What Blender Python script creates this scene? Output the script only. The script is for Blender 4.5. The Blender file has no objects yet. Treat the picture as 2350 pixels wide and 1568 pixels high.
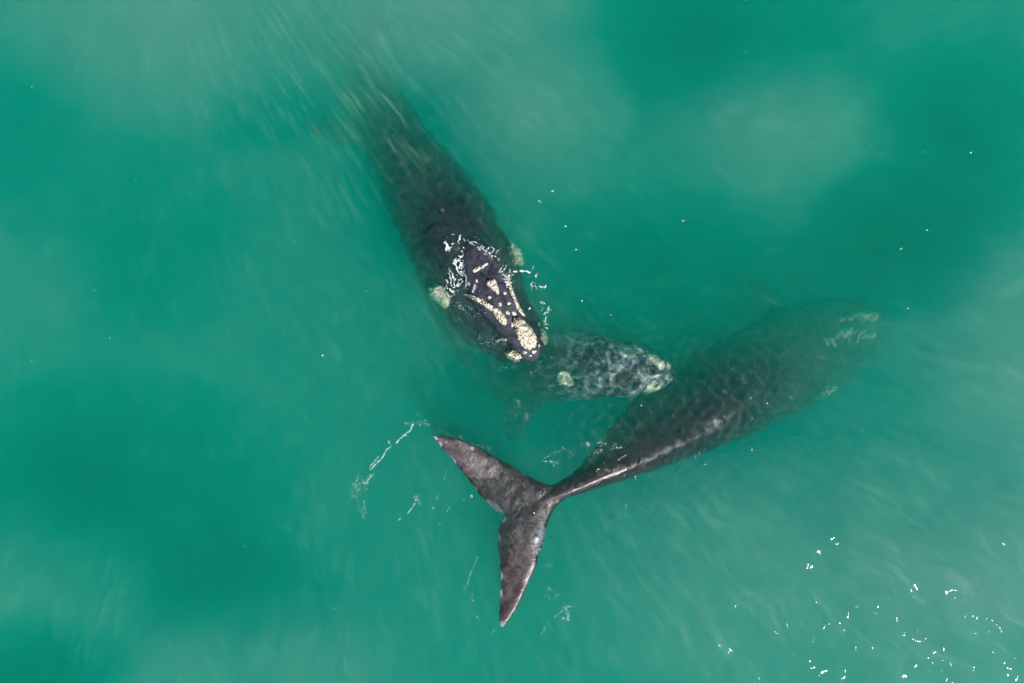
import bpy, math
import numpy as np
from mathutils import Vector, Matrix, noise
from mathutils.bvhtree import BVHTree

sc = bpy.context.scene
COL = sc.collection
sc.render.engine = 'CYCLES'

# ------------------------------------------------------------------ camera
H = 26.4                                     # drone height above the water, metres
cam = bpy.data.cameras.new('camera')
cam_ob = bpy.data.objects.new('camera', cam)
COL.objects.link(cam_ob)
cam_ob.location = (0, 0, H)
cam.lens = 28.0
cam.clip_end = 600
sc.camera = cam_ob

# ------------------------------------------------------------------ sky and sun
AZ, ZE = math.radians(139.5), math.radians(34)
SUN = Vector((math.sin(AZ) * math.sin(ZE), math.cos(AZ) * math.sin(ZE), math.cos(ZE)))
world = bpy.data.worlds.new("World")
sc.world = world
world.use_nodes = True
sky = world.node_tree.nodes.new('ShaderNodeTexSky')
sky.sky_type = 'NISHITA'
sky.sun_disc = False
sky.sun_elevation = math.pi / 2 - ZE
sky.sun_rotation = AZ
world.node_tree.links.new(sky.outputs[0], world.node_tree.nodes['Background'].inputs[0])
world.node_tree.nodes['Background'].inputs[1].default_value = 0.06
sun = bpy.data.lights.new('sun', 'SUN')
sun.energy = 4.6
sun.angle = math.radians(0.5)
sun.color = (1, .96, .9)
sun.cycles.is_caustics_light = True
sun_ob = bpy.data.objects.new('sun', sun)
COL.objects.link(sun_ob)
sun_ob.rotation_euler = SUN.to_track_quat('Z', 'Y').to_euler()
sc.view_settings.view_transform = 'Standard'
sc.view_settings.look = 'None'
sc.view_settings.exposure = 0.45
sc.view_settings.gamma = 1
sc.cycles.use_denoising = True
sc.cycles.sample_clamp_direct = 6.0
sc.cycles.volume_bounces = 3
sc.cycles.max_bounces = 8
sc.cycles.transparent_max_bounces = 16
sc.cycles.volume_step_rate = 1.0
sc.cycles.volume_max_steps = 64
sc.cycles.use_adaptive_sampling = True
sc.cycles.adaptive_threshold = 0.02
sc.cycles.adaptive_min_samples = 16

# ------------------------------------------------------------------ helpers
S = 34.0 / 2350.0                             # metres per survey unit at the water surface


def P(px, py, z=0.0):
    """survey coordinates (origin top left, 2350 wide) to a world point at height z"""
    k = (H - z) / H
    return Vector(((px - 1175) * S * k, (784 - py) * S * k, z))


def src(px, py):
    return (px * .97592, py * .97592)


def new_mat(name):
    m = bpy.data.materials.new(name)
    m.use_nodes = True
    m.node_tree.nodes.clear()
    return m, m.node_tree.nodes, m.node_tree.links


def mathn(N, L, op, a, b=None, c=None, clamp=False):
    n = N.new('ShaderNodeMath')
    n.operation = op
    n.use_clamp = clamp
    for i, v in enumerate((a, b, c)):
        if v is None:
            continue
        if isinstance(v, (int, float)):
            n.inputs[i].default_value = v
        else:
            L.new(v, n.inputs[i])
    return n.outputs[0]


def noise_n(N, L, vec, scale, detail=2.0, rough=.5, dist=0.0):
    n = N.new('ShaderNodeTexNoise')
    n.inputs['Scale'].default_value = scale
    n.inputs['Detail'].default_value = detail
    n.inputs['Roughness'].default_value = rough
    n.inputs['Distortion'].default_value = dist
    if vec is not None:
        L.new(vec, n.inputs['Vector'])
    return n.outputs['Fac']


def ramp(N, L, fac, stops):
    r = N.new('ShaderNodeValToRGB')
    el = r.color_ramp.elements
    while len(el) < len(stops):
        el.new(.5)
    for e, (p, c) in zip(el, stops):
        e.position = p
        e.color = (c, c, c, 1) if isinstance(c, (int, float)) else (*c, 1)
    L.new(fac, r.inputs[0])
    return r.outputs[0]


def mixc(N, L, fac, a, b):
    n = N.new('ShaderNodeMix')
    n.data_type = 'RGBA'
    if isinstance(fac, (int, float)):
        n.inputs[0].default_value = fac
    else:
        L.new(fac, n.inputs[0])
    for i, v in ((6, a), (7, b)):
        if isinstance(v, tuple):
            n.inputs[i].default_value = (*v, 1)
        else:
            L.new(v, n.inputs[i])
    return n.outputs[2]


def mesh_np(name, V, quads, tris=None, smooth=True):
    me = bpy.data.meshes.new(name)
    V = np.asarray(V, dtype=np.float32)
    me.vertices.add(len(V))
    me.vertices.foreach_set('co', V.ravel())
    polys = [np.asarray(quads, dtype=np.int32).reshape(-1, 4)]
    loops = polys[0].ravel()
    starts = np.arange(len(polys[0])) * 4
    if tris is not None and len(tris):
        t = np.asarray(tris, dtype=np.int32).reshape(-1, 3)
        starts = np.concatenate([starts, len(loops) + np.arange(len(t)) * 3])
        loops = np.concatenate([loops, t.ravel()])
    me.loops.add(len(loops))
    me.loops.foreach_set('vertex_index', loops)
    me.polygons.add(len(starts))
    me.polygons.foreach_set('loop_start', starts.astype(np.int32))
    me.update(calc_edges=True)
    me.validate()
    if smooth:
        me.polygons.foreach_set('use_smooth', [True] * len(me.polygons))
    return me


def link(name, me, mat=None, parent=None, **props):
    o = bpy.data.objects.new(name, me)
    COL.objects.link(o)
    if mat is not None:
        me.materials.append(mat)
    if parent is not None:
        o.parent = parent
        o.matrix_parent_inverse = Matrix.Translation(-parent.location)
    for k, v in props.items():
        o[k] = v
    return o


def catmull(A, t):
    """rows of A interpolated at float index t"""
    n = len(A)
    i = int(min(max(math.floor(t), 0), n - 2))
    f = t - i
    p1, p2 = A[i], A[i + 1]
    p0 = A[i - 1] if i > 0 else 2 * p1 - p2
    p3 = A[i + 2] if i + 2 < n else 2 * p2 - p1
    return .5 * ((2 * p1) + (-p0 + p2) * f + (2 * p0 - 5 * p1 + 4 * p2 - p3) * f * f
                 + (-p0 + 3 * p1 - 3 * p2 + p3) * f ** 3)


class Build:
    def __init__(self):
        self.v, self.q, self.t = [], [], []

    def rings(self, R):
        """closed loft: R[list of rings], each ring the same number of points"""
        b = len(self.v)
        m = len(R[0])
        for r in R:
            self.v.extend([tuple(p) for p in r])
        for i in range(len(R) - 1):
            for j in range(m):
                k = (j + 1) % m
                self.q.append((b + i * m + k, b + i * m + j, b + (i + 1) * m + j, b + (i + 1) * m + k))
        for i, flip in ((0, True), (len(R) - 1, False)):
            c = sum((Vector(p) for p in R[i]), Vector()) / m
            self.v.append(tuple(c))
            ci = len(self.v) - 1
            for j in range(m):
                k = (j + 1) % m
                a, d = b + i * m + j, b + i * m + k
                self.t.append((ci, a, d) if flip else (ci, d, a))

    def body(self, st, n=110, m=48):
        """st rows: px, py, top z, half width, height, ridge exponent, ridge offset (m, to the right of travel)"""
        A = []
        for px, py, zt, hw, hh, e, off in st:
            p = P(px, py, zt - hh * .5)
            A.append([p.x, p.y, zt, hw, hh, e, off])
        A = np.array(A)
        R = []
        for i in range(n):
            t = i / (n - 1) * (len(A) - 1)
            r = catmull(A, t)
            a = catmull(A, max(0, t - .05))
            b = catmull(A, min(len(A) - 1, t + .05))
            T = Vector((b[0] - a[0], b[1] - a[1], b[2] - a[2] - (b[4] - a[4]) * .5)).normalized()
            side = Vector((T.y, -T.x, 0)).normalized()
            up = side.cross(T).normalized()
            hw, hh, e, off = max(r[3], .02), max(r[4], .02), max(r[5], .6), r[6]
            c = Vector((r[0], r[1], r[2] - hh * .5))
            ring = []
            for j in range(m):
                th = 2 * math.pi * j / m
                s_, c_ = math.sin(th), math.cos(th)
                ex = e if s_ > 0 else 1.0
                zz = math.copysign(abs(s_) ** ex, s_) * hh * .5
                yy = c_ * hw + (off * max(s_, 0) ** 1.2)
                ring.append(c + side * yy + up * zz)
            R.append(ring)
        self.rings(R)

    def blade(self, lead, trail, z, thick, n=40, m=20):
        """flat tapering limb: leading and trailing outline (px) and z per outline point, thickness (m) root..tip"""
        Ld = np.array([[*P(x, y, zz)] for (x, y), zz in zip(lead, z)])
        Tr = np.array([[*P(x, y, zz)] for (x, y), zz in zip(trail, z)])
        R = []
        for i in range(n):
            u = i / (n - 1)
            t = u * (len(Ld) - 1)
            a, b = Vector(catmull(Ld, t)), Vector(catmull(Tr, t))
            tk = (thick[0] * (1 - u) + thick[1] * u) * .5
            ring = []
            for j in range(m):
                th = 2 * math.pi * j / m
                w = .5 + .5 * math.cos(th)
                prof = math.sin(th) * (0.45 + .55 * (1 - w)) if True else 0
                # thicker near the leading edge
                p = a.lerp(b, w)
                p.z += math.copysign(abs(math.sin(th)) ** .8, math.sin(th)) * tk * (1.15 - .55 * w)
                ring.append(p)
            R.append(ring)
        self.rings(R)

    def mesh(self, name):
        return mesh_np(name, self.v, self.q, self.t)


def fuse(name, build, mat, parent, voxel=.05, lump=.02, seed=0):
    """remesh overlapping lofts into one continuous skin, then add soft natural unevenness"""
    tmp = bpy.data.objects.new('tmp', build.mesh('tmp'))
    COL.objects.link(tmp)
    md = tmp.modifiers.new('r', 'REMESH')
    md.mode = 'VOXEL'
    md.voxel_size = voxel
    md.use_smooth_shade = True
    sm = tmp.modifiers.new('s', 'SMOOTH')
    sm.factor = .5
    sm.iterations = 4
    dg = bpy.context.evaluated_depsgraph_get()
    me = bpy.data.meshes.new_from_object(tmp.evaluated_get(dg))
    bpy.data.objects.remove(tmp)
    me.name = name
    off = Vector((seed * 7.1, seed * 3.3, 0))
    nv = len(me.vertices)
    co = np.empty(nv * 3, dtype=np.float32)
    nr = np.empty(nv * 3, dtype=np.float32)
    me.vertices.foreach_get('co', co)
    me.vertices.foreach_get('normal', nr)
    co = co.reshape(-1, 3)
    nr = nr.reshape(-1, 3)
    d = np.empty(nv)
    for i, c in enumerate(co):
        p = Vector(c)
        v = noise.noise(p * 1.1 + off) * lump * 2 + noise.noise(p * 3.7 + off) * lump * .6
        d[i] = v * .45 if c[2] > -.05 else v
    me.vertices.foreach_set('co', (co + nr * d[:, None]).ravel().astype(np.float32))
    me.polygons.foreach_set('use_smooth', [True] * len(me.polygons))
    me.update()
    o = link(name, me, mat, parent)
    o.cycles.is_caustics_receiver = True
    bvh = BVHTree.FromPolygons([v.co for v in me.vertices], [tuple(p.vertices) for p in me.polygons])
    return o, bvh


def patch_attr(o, patches):
    """pigment: pale scars; patches rows px, py, rx, ry, angle deg, strength (survey units)"""
    me = o.data
    n = len(me.vertices)
    co = np.empty(n * 3, dtype=np.float32)
    me.vertices.foreach_get('co', co)
    co = co.reshape(-1, 3)
    k = H / (H - co[:, 2])
    x = co[:, 0] * k / S + 1175
    y = 784 - co[:, 1] * k / S
    out = np.zeros(n)
    for px, py, rx, ry, a, s in patches:
        ca, sa = math.cos(math.radians(a)), math.sin(math.radians(a))
        u = ((x - px) * ca + (y - py) * sa) / rx
        w = (-(x - px) * sa + (y - py) * ca) / ry
        d = np.sqrt(u * u + w * w)
        out = np.maximum(out, s * np.clip((1.25 - d) / .5, 0, 1))
    at = me.attributes.new('scar', 'FLOAT', 'POINT')
    at.data.foreach_set('value', out.astype(np.float32))


def region_attr(o, fn):
    """flukes or head top coloured paler, painting in the stronger light above water"""
    at = o.data.attributes.new('region', 'FLOAT', 'POINT')
    at.data.foreach_set('value', [min(max(fn(v.co), 0.0), 1.0) for v in o.data.vertices])


def in_poly(poly, X, Y):
    inside = np.zeros(X.shape, bool)
    n = len(poly)
    j = n - 1
    for i in range(n):
        xi, yi = poly[i]
        xj, yj = poly[j]
        c = ((yi > Y) != (yj > Y)) & (X < (xj - xi) * (Y - yi) / (yj - yi + 1e-12) + xi)
        inside ^= c
        j = i
    return inside


def edge_dist(poly, X, Y):
    d = np.full(X.shape, 1e9)
    n = len(poly)
    for i in range(n):
        x0, y0 = poly[i]
        x1, y1 = poly[(i + 1) % n]
        dx, dy = x1 - x0, y1 - y0
        t = np.clip(((X - x0) * dx + (Y - y0) * dy) / (dx * dx + dy * dy + 1e-12), 0, 1)
        d = np.minimum(d, np.hypot(X - x0 - t * dx, Y - y0 - t * dy))
    return d


def smooth_poly(pts, rough=0.0, seed=0, sub=10):
    n = len(pts)
    A = np.array(pts, float)
    out = []
    for i in range(n):
        p0, p1, p2, p3 = A[i - 1], A[i], A[(i + 1) % n], A[(i + 2) % n]
        for k in range(sub):
            f = k / sub
            out.append(.5 * ((2 * p1) + (-p0 + p2) * f + (2 * p0 - 5 * p1 + 4 * p2 - p3) * f * f
                             + (-p0 + 3 * p1 - 3 * p2 + p3) * f ** 3))
    out = np.array(out)
    if rough:
        c = out.mean(0)
        for i, p in enumerate(out):
            r = noise.noise(Vector((p[0] * .12 + seed, p[1] * .12, seed * 2.2))) + 1.1 * noise.noise(
                Vector((p[0] * .35 + seed, p[1] * .35, 4)))
            dv = p - c
            L_ = np.hypot(*dv) + 1e-6
            out[i] = p + dv / L_ * r * rough
    return [tuple(p) for p in out]


def callosity(name, pts, bvh, parent, mat, height=.12, zguess=0.0, lump=.04, rough=3.0, seed=0, step=.025, label=None, floor=None):
    """rough horny skin patch that sits on the whale's back: domed, lumpy, follows the body beneath"""
    poly = smooth_poly(pts, rough, seed)
    W = [P(x, y, zguess) for x, y in poly]
    W = [(p.x, p.y) for p in W]
    xs = np.arange(min(p[0] for p in W) - step, max(p[0] for p in W) + step, step)
    ys = np.arange(min(p[1] for p in W) - step, max(p[1] for p in W) + step, step)
    X, Y = np.meshgrid(xs, ys)
    ins = in_poly(W, X, Y)
    dist = edge_dist(W, X, Y)
    idx = -np.ones(X.shape, int)
    V = []
    low = []
    zb_last = zguess
    for i in range(X.shape[0]):
        for j in range(X.shape[1]):
            if not ins[i, j]:
                continue
            x, y = X[i, j], Y[i, j]
            hit = bvh.ray_cast(Vector((x, y, 4)), Vector((0, 0, -1)))
            if hit[0] is None or hit[0].z < zguess - 1.8:
                if floor is None:
                    continue
                zb = floor - .6
            else:
                zb = hit[0].z
            h = height * (1 - math.exp(-dist[i, j] / .09))
            v = Vector((x, y, seed * 1.7))
            l = noise.noise(v * 8) * lump * 1.2 + (1 - abs(noise.noise(v * 13))) ** 3 * lump * 1.3 - abs(noise.noise(v * 27)) * lump * 1.6 + noise.noise(v * 3.5) * lump
            if floor is not None:
                zb = max(zb, floor - .5 * math.exp(-dist[i, j] / .12))
            idx[i, j] = len(V)
            V.append((x, y, zb + h + l))
            low.append((x, y, (zb if floor is None else min(zb, floor - .5)) - .06))
    if len(V) < 12:
        print('callosity off body', pts[0])
        return None
    q = []
    edge = {}
    for i in range(X.shape[0] - 1):
        for j in range(X.shape[1] - 1):
            a, b, c, d = idx[i, j], idx[i, j + 1], idx[i + 1, j + 1], idx[i + 1, j]
            if min(a, b, c, d) < 0:
                continue
            q.append((a, b, c, d))
            for e in ((a, b), (b, c), (c, d), (d, a)):
                edge[e] = 1
    n = len(V)
    for (a, b) in list(edge):
        if (b, a) not in edge:
            q.append((b, a, a + n, b + n))
    me = mesh_np(name, V + low, q)
    o = link(name, me, mat, parent)
    if label:
        o['label'] = label
    o.cycles.is_caustics_receiver = True
    return o


# ------------------------------------------------------------------ materials
def skin_material(name, base, dark, pale=None, mottle=0.0, mottle_col=(.3, .34, .36), rough=.28, scale=1.0):
    m, N, L = new_mat(name)
    out = N.new('ShaderNodeOutputMaterial')
    b = N.new('ShaderNodeBsdfPrincipled')
    tc = N.new('ShaderNodeTexCoord').outputs['Object']
    n1 = noise_n(N, L, tc, 1.3 * scale, 5, .6)
    n2 = noise_n(N, L, tc, 9 * scale, 6, .7)
    f = mathn(N, L, 'MULTIPLY_ADD', n2, .4, mathn(N, L, 'MULTIPLY', n1, .7))
    c = mixc(N, L, ramp(N, L, f, [(.40, 0.0), (.68, 1.0)]), dark, base)
    if pale:
        ap = N.new('ShaderNodeAttribute')
        ap.attribute_name = 'region'
        n3 = noise_n(N, L, tc, 3.1, 5, .68, .5)
        c = mixc(N, L, ap.outputs['Fac'], c, mixc(N, L, ramp(N, L, n3, [(.40, 0.0), (.60, 1.0)]), (pale[0] * .38, pale[1] * .34, pale[2] * .36), pale))  # blotched tone for raised parts, light above water put into the colour
    # scattered small pale flecks and scratches
    fl = noise_n(N, L, tc, 5.5, 3, .75, .6)
    c = mixc(N, L, ramp(N, L, fl, [(.66, 0.0), (.72, .45)]), c, (.2, .21, .23))
    if mottle > 0:
        g1 = noise_n(N, L, tc, .9, 6, .72, .8)
        g2 = noise_n(N, L, tc, 3.2, 5, .7, 1.5)
        g = mathn(N, L, 'MULTIPLY_ADD', g2, .55, mathn(N, L, 'MULTIPLY', g1, .5))
        am = N.new('ShaderNodeAttribute')
        am.attribute_name = 'mottle'
        c = mixc(N, L, mathn(N, L, 'MULTIPLY', mathn(N, L, 'MULTIPLY', ramp(N, L, g, [(.50, 0.0), (.60, 1.0)]), mottle), am.outputs['Fac']), c, mottle_col)
    at = N.new('ShaderNodeAttribute')
    at.attribute_name = 'scar'
    en = noise_n(N, L, tc, 7, 5, .7)
    sf = ramp(N, L, mathn(N, L, 'ADD', mathn(N, L, 'MULTIPLY', at.outputs['Fac'], .62), mathn(N, L, 'MULTIPLY', en, .9)),
              [(.86, 0.0), (.95, .9)])
    scn = ramp(N, L, noise_n(N, L, tc, 11, 5, .75), [(.35, 0.0), (.65, 1.0)])
    sc_col = mixc(N, L, scn, (.10, .115, .15), (.34, .37, .44))
    c = mixc(N, L, mathn(N, L, 'MULTIPLY', sf, 1.0), c, sc_col)
    L.new(c, b.inputs['Base Color'])
    rr = mathn(N, L, 'MULTIPLY_ADD', n2, .3, rough - .15)
    L.new(rr, b.inputs['Roughness'])
    b.inputs['IOR'].default_value = 1.4
    bp = N.new('ShaderNodeBump')
    bp.inputs['Strength'].default_value = .45
    bp.inputs['Distance'].default_value = .03
    hh = mathn(N, L, 'ADD', mathn(N, L, 'MULTIPLY', n2, .7), noise_n(N, L, tc, 2.5, 3, .5))
    L.new(hh, bp.inputs['Height'])
    L.new(bp.outputs[0], b.inputs['Normal'])
    L.new(b.outputs[0], out.inputs['Surface'])
    return m


def callosity_material(name, pale=(.78, .70, .60), speck=(.08, .065, .05), scale=17, thr=.535):
    m, N, L = new_mat(name)
    out = N.new('ShaderNodeOutputMaterial')
    b = N.new('ShaderNodeBsdfPrincipled')
    tc = N.new('ShaderNodeTexCoord').outputs['Object']
    n1 = noise_n(N, L, tc, scale, 3, .6)
    n2 = noise_n(N, L, tc, 3, 3, .6)
    c = mixc(N, L, ramp(N, L, n2, [(.3, 0.0), (.7, 1.0)]), pale, (pale[0] * .8, pale[1] * .82, pale[2] * .72))
    c = mixc(N, L, ramp(N, L, n1, [(thr, 0.0), (thr + .045, 1.0)]), c, speck)
    L.new(c, b.inputs['Base Color'])
    b.inputs['Roughness'].default_value = .7
    bp = N.new('ShaderNodeBump')
    bp.inputs['Strength'].default_value = .8
    bp.inputs['Distance'].default_value = .03
    bp.invert = True
    L.new(n1, bp.inputs['Height'])
    L.new(bp.outputs[0], b.inputs['Normal'])
    L.new(b.outputs[0], out.inputs['Surface'])
    return m


M_A = skin_material('wet black skin', (.048, .050, .060), (.014, .014, .018), pale=(.062, .068, .092), rough=.24)  # bluish pale tone paints sky sheen into the head
M_B = skin_material('wet brown black skin', (.064, .061, .070), (.020, .019, .025), pale=(.088, .068, .074))  # brown pale tone paints above-water light onto the flukes
M_C = skin_material('mottled grey skin', (.06, .07, .08), (.018, .02, .026), mottle=.85, mottle_col=(.42, .50, .55))
M_CAL = callosity_material('callosity')
M_CAL2 = callosity_material('submerged callosity', (.82, .80, .66), (.3, .28, .18), 8, .58)
mf, N, L = new_mat('foam')
o_ = N.new('ShaderNodeOutputMaterial')
b_ = N.new('ShaderNodeBsdfPrincipled')
b_.inputs['Base Color'].default_value = (.82, .84, .86, 1)
b_.inputs['Roughness'].default_value = .35
b_.inputs['Subsurface Weight'].default_value = 0
L.new(b_.outputs[0], o_.inputs['Surface'])
M_FOAM = mf
mh, N, L = new_mat('blowhole slit')
o_ = N.new('ShaderNodeOutputMaterial')
b_ = N.new('ShaderNodeBsdfPrincipled')
b_.inputs['Base Color'].default_value = (.012, .01, .014, 1)
b_.inputs['Roughness'].default_value = .4
nn = noise_n(N, L, N.new('ShaderNodeTexCoord').outputs['Object'], 14, 3)
L.new(mixc(N, L, nn, (.008, .007, .01), (.03, .026, .035)), b_.inputs['Base Color'])
L.new(b_.outputs[0], o_.inputs['Surface'])
M_HOLE = mh


# ------------------------------------------------------------------ seabed
SEA_Z = -10.5
m, N, L = new_mat('sand')
o_ = N.new('ShaderNodeOutputMaterial')
b_ = N.new('ShaderNodeBsdfPrincipled')
g = N.new('ShaderNodeNewGeometry').outputs['Position']
L.new(mixc(N, L, ramp(N, L, noise_n(N, L, g, .12, 5, .6), [(.35, 0.0), (.65, 1.0)]), (.25, .22, .14), (.5, .44, .3)), b_.inputs['Base Color'])
b_.inputs['Roughness'].default_value = .9
L.new(b_.outputs[0], o_.inputs['Surface'])
n_ = 81
gx = np.linspace(-70, 70, n_)
X, Y = np.meshgrid(gx, gx)
Z = SEA_Z + .35 * np.sin(X * .11 + 1) * np.cos(Y * .13) + .15 * np.sin(X * .5 + Y * .3)
idx = np.arange(n_ * n_).reshape(n_, n_)
q = np.stack([idx[:-1, :-1], idx[:-1, 1:], idx[1:, 1:], idx[1:, :-1]], -1)
link('seabed', mesh_np('seabed', np.stack([X, Y, Z], -1).reshape(-1, 3), q), m, kind='structure')

# ------------------------------------------------------------------ water
STEP = .045
nx, ny = int(37 / STEP), int(26.5 / STEP)


def grow(a, n=70, end=62.0):
    """lines outside the sharp middle, spaced wider and wider out to the edge"""
    u = np.linspace(0, 1, n + 1)[1:]
    return a + (end - a) * (np.exp(2.6 * u) - 1) / (math.exp(2.6) - 1)


xs = np.concatenate([-grow(18.5)[::-1], np.linspace(-18.5, 18.5, nx), grow(18.5)])
ys = np.concatenate([-grow(13.25)[::-1], np.linspace(-13.25, 13.25, ny), grow(13.25)])
X, Y = np.meshgrid(xs, ys)
rng = np.random.RandomState(5)
Z = np.zeros_like(X)
wind = math.radians(35)
for i in range(70):
    lam = math.exp(rng.uniform(math.log(.38), math.log(2.6)))
    a = wind + rng.normal(0, 1.0)
    k = 2 * math.pi / lam
    amp = .0025 * lam ** 1.05
    Z += amp * np.sin(k * (X * math.cos(a) + Y * math.sin(a)) + rng.uniform(0, 6.283))
# patchiness of the small waves
env = .75 + .35 * np.sin(X * .21 + 1.3) * np.cos(Y * .27 - .4)
Z *= env


def chop(px, py, rad, lam0, lam1, slope, n=26, seed=1, stretch=1.0, ang=0.0):
    """short steep chop in a patch of water disturbed by a whale"""
    global Z
    c = P(px, py)
    r_ = np.random.RandomState(seed)
    dx, dy = X - c.x, Y - c.y
    ca, sa = math.cos(ang), math.sin(ang)
    w = np.exp(-(((dx * ca + dy * sa) / (rad * stretch)) ** 2 + ((-dx * sa + dy * ca) / rad) ** 2) ** 1.5)
    sel = w > .003
    xx, yy = X[sel], Y[sel]
    z = np.zeros_like(xx)
    for _ in range(n):
        lam = math.exp(r_.uniform(math.log(lam0), math.log(lam1)))
        a = r_.uniform(0, 2 * math.pi)
        k = 2 * math.pi / lam
        z += slope / k * math.sqrt(2 / n) * np.sin(k * (xx * math.cos(a) + yy * math.sin(a)) + r_.uniform(0, 6.283))
    Z[sel] += z * w[sel]


def ring_wave(px, py, r0, width, lam, amp, a0=None, a1=None):
    """ripples spreading from a point on the surface"""
    global Z
    c = P(px, py)
    d = np.hypot(X - c.x, Y - c.y)
    w = np.exp(-((d - r0) / width) ** 2)
    th = np.arctan2(Y - c.y, X - c.x)
    if a0 is not None:
        mid, half = math.radians((a0 + a1) / 2), math.radians((a1 - a0) / 2)
        dd = np.abs((th - mid + math.pi) % (2 * math.pi) - math.pi)
        w = w * np.exp(-(dd / half) ** 4)
    wob = 1 + .25 * np.sin(3 * th + 1) + .15 * np.sin(7 * th)
    Z += amp * w * np.sin(2 * math.pi * d / lam + .8 * wob * 3)


ring_wave(1085, 640, 1.9, .9, .30, .007, 70, 190)
ring_wave(1110, 1110, .2, .9, .22, .004)
ring_wave(1190, 1290, .2, .8, .22, .0045)
ring_wave(1195, 1180, .3, 1.1, .42, .006)
ring_wave(1390, 1040, .4, 1.0, .32, .007)
ring_wave(1500, 860, .3, 1.6, .34, .008)
ring_wave(1240, 780, 1.2, .9, .35, .006, -120, 30)
ring_wave(1200, 1230, 4.6, .8, .6, .006, 100, 300)
chop(1560, 960, 2.6, .30, .60, .20, seed=2, stretch=1.9, ang=.5)
chop(1400, 845, 2.2, .26, .5, .19, seed=3)
chop(1000, 470, 2.6, .30, .65, .19, seed=4, stretch=1.5, ang=-1.0)
chop(1215, 1190, 1.5, .22, .42, .17, seed=5)
chop(1110, 770, 1.7, .25, .5, .15, seed=6)
edge = np.minimum(np.minimum(X + 62, 62 - X), np.minimum(Y + 62, 62 - Y))
Z[edge < 1] = 0
ny2, nx2 = X.shape
V = np.stack([X, Y, Z], -1).reshape(-1, 3)
idx = np.arange(nx2 * ny2).reshape(ny2, nx2)
q = np.stack([idx[:-1, :-1], idx[:-1, 1:], idx[1:, 1:], idx[1:, :-1]], -1).reshape(-1, 4)
loop = np.concatenate([idx[0, :], idx[1:, -1], idx[-1, ::-1][1:], idx[::-1, 0][1:-1]])
nb = len(V)
low = V[loop].copy()
low[:, 2] = -12.0
kk = np.arange(len(loop))
side = np.stack([np.roll(loop, -1), loop, nb + kk, nb + (kk + 1) % len(loop)], -1)
V = np.concatenate([V, low, [[0, 0, -12.0]]])
cc = len(V) - 1
bt = np.stack([np.full(len(loop), cc), nb + (kk + 1) % len(loop), nb + kk], -1)
wm = mesh_np('water', V, np.concatenate([q, side]), bt)
fl = np.ones(len(wm.polygons), bool)
fl[len(q):] = False
wm.polygons.foreach_set('use_smooth', fl)

m, N, L = new_mat('sea water')
out = N.new('ShaderNodeOutputMaterial')
tr = N.new('ShaderNodeBsdfTransparent')
rf = N.new('ShaderNodeBsdfRefraction')
rf.inputs['IOR'].default_value = 1.33
rf.inputs['Roughness'].default_value = 0
mx = N.new('ShaderNodeMixShader')
mx.inputs[0].default_value = .6
L.new(tr.outputs[0], mx.inputs[1])
L.new(rf.outputs[0], mx.inputs[2])
gl = N.new('ShaderNodeBsdfGlossy')
gl.distribution = 'BECKMANN'
gl.inputs['Roughness'].default_value = .042
fb = N.new('ShaderNodeBump')
fb.inputs['Strength'].default_value = 1.0
fb.inputs['Distance'].default_value = .0012
L.new(noise_n(N, L, N.new('ShaderNodeNewGeometry').outputs['Position'], 14, 2, .5), fb.inputs['Height'])
L.new(fb.outputs[0], gl.inputs['Normal'])
fr = N.new('ShaderNodeFresnel')
fr.inputs[0].default_value = 1.33
m2 = N.new('ShaderNodeMixShader')
L.new(fr.outputs[0], m2.inputs[0])
L.new(mx.outputs[0], m2.inputs[1])
L.new(gl.outputs[0], m2.inputs[2])
L.new(m2.outputs[0], out.inputs['Surface'])
water = link('water', wm, m, kind='structure')
water.cycles.is_caustics_caster = True

# the murk in the water: an even green scattering body with clouds of stirred-up silt, from just above the waves to under the seabed
m, N, L = new_mat('murky sea water')
out = N.new('ShaderNodeOutputMaterial')

# suspended silt: soft clouds of stirred-up sand in the water, plus density streaks that paint sun shafts into it
SILT = [  # px, py, z, rx, ry, rz (metres), strength
    (430, 30, -1.5, 8.5, 4.6, 3.5, .75), (1020, 0, -1.2, 6.0, 3.6, 3.0, 1.0), (1220, 250, -1.8, 3.8, 3.8, 2.5, .85),
    (1760, 290, -1.6, 4.4, 3.0, 2.2, .7),
    (2380, 860, -1.6, 5.0, 6.0, 3.5, .8), (2230, 1350, -1.3, 8.0, 6.0, 3.5, .95), (1720, 1330, -1.8, 7.0, 5.0, 3.0, .6),
    (120, 1330, -1.6, 5.0, 4.0, 3.0, .5), (620, 1520, -2.0, 7.0, 3.0, 3.0, .4), (60, 500, -2.0, 4.0, 7.0, 3.0, .2)]
SB = (-24.0, -18.0, -2.6, 24.0, 18.0, .06)      # the silty layer: min corner, max corner
ng = bpy.data.node_groups.new('silt', 'GeometryNodeTree')
ng.interface.new_socket('Geometry', in_out='OUTPUT', socket_type='NodeSocketGeometry')
GN, GL = ng.nodes, ng.links
geo = GN.new('GeometryNodeInputPosition').outputs[0]


def vmap(N, L, vec, loc, rot, scale, typ='POINT'):
    """translate / rotate / scale a vector with plain vector maths"""
    v = vec
    def vm(op, a, b):
        n = N.new('ShaderNodeVectorMath')
        n.operation = op
        L.new(a, n.inputs[0])
        n.inputs[1].default_value = b
        return n.outputs[0]
    v = vm('SUBTRACT', v, loc)
    if rot is not None:
        n = N.new('ShaderNodeVectorRotate')
        n.rotation_type = 'EULER_XYZ'
        n.invert = True
        L.new(v, n.inputs['Vector'])
        n.inputs['Rotation'].default_value = rot
        v = n.outputs[0]
    return vm('MULTIPLY', v, scale)


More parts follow.
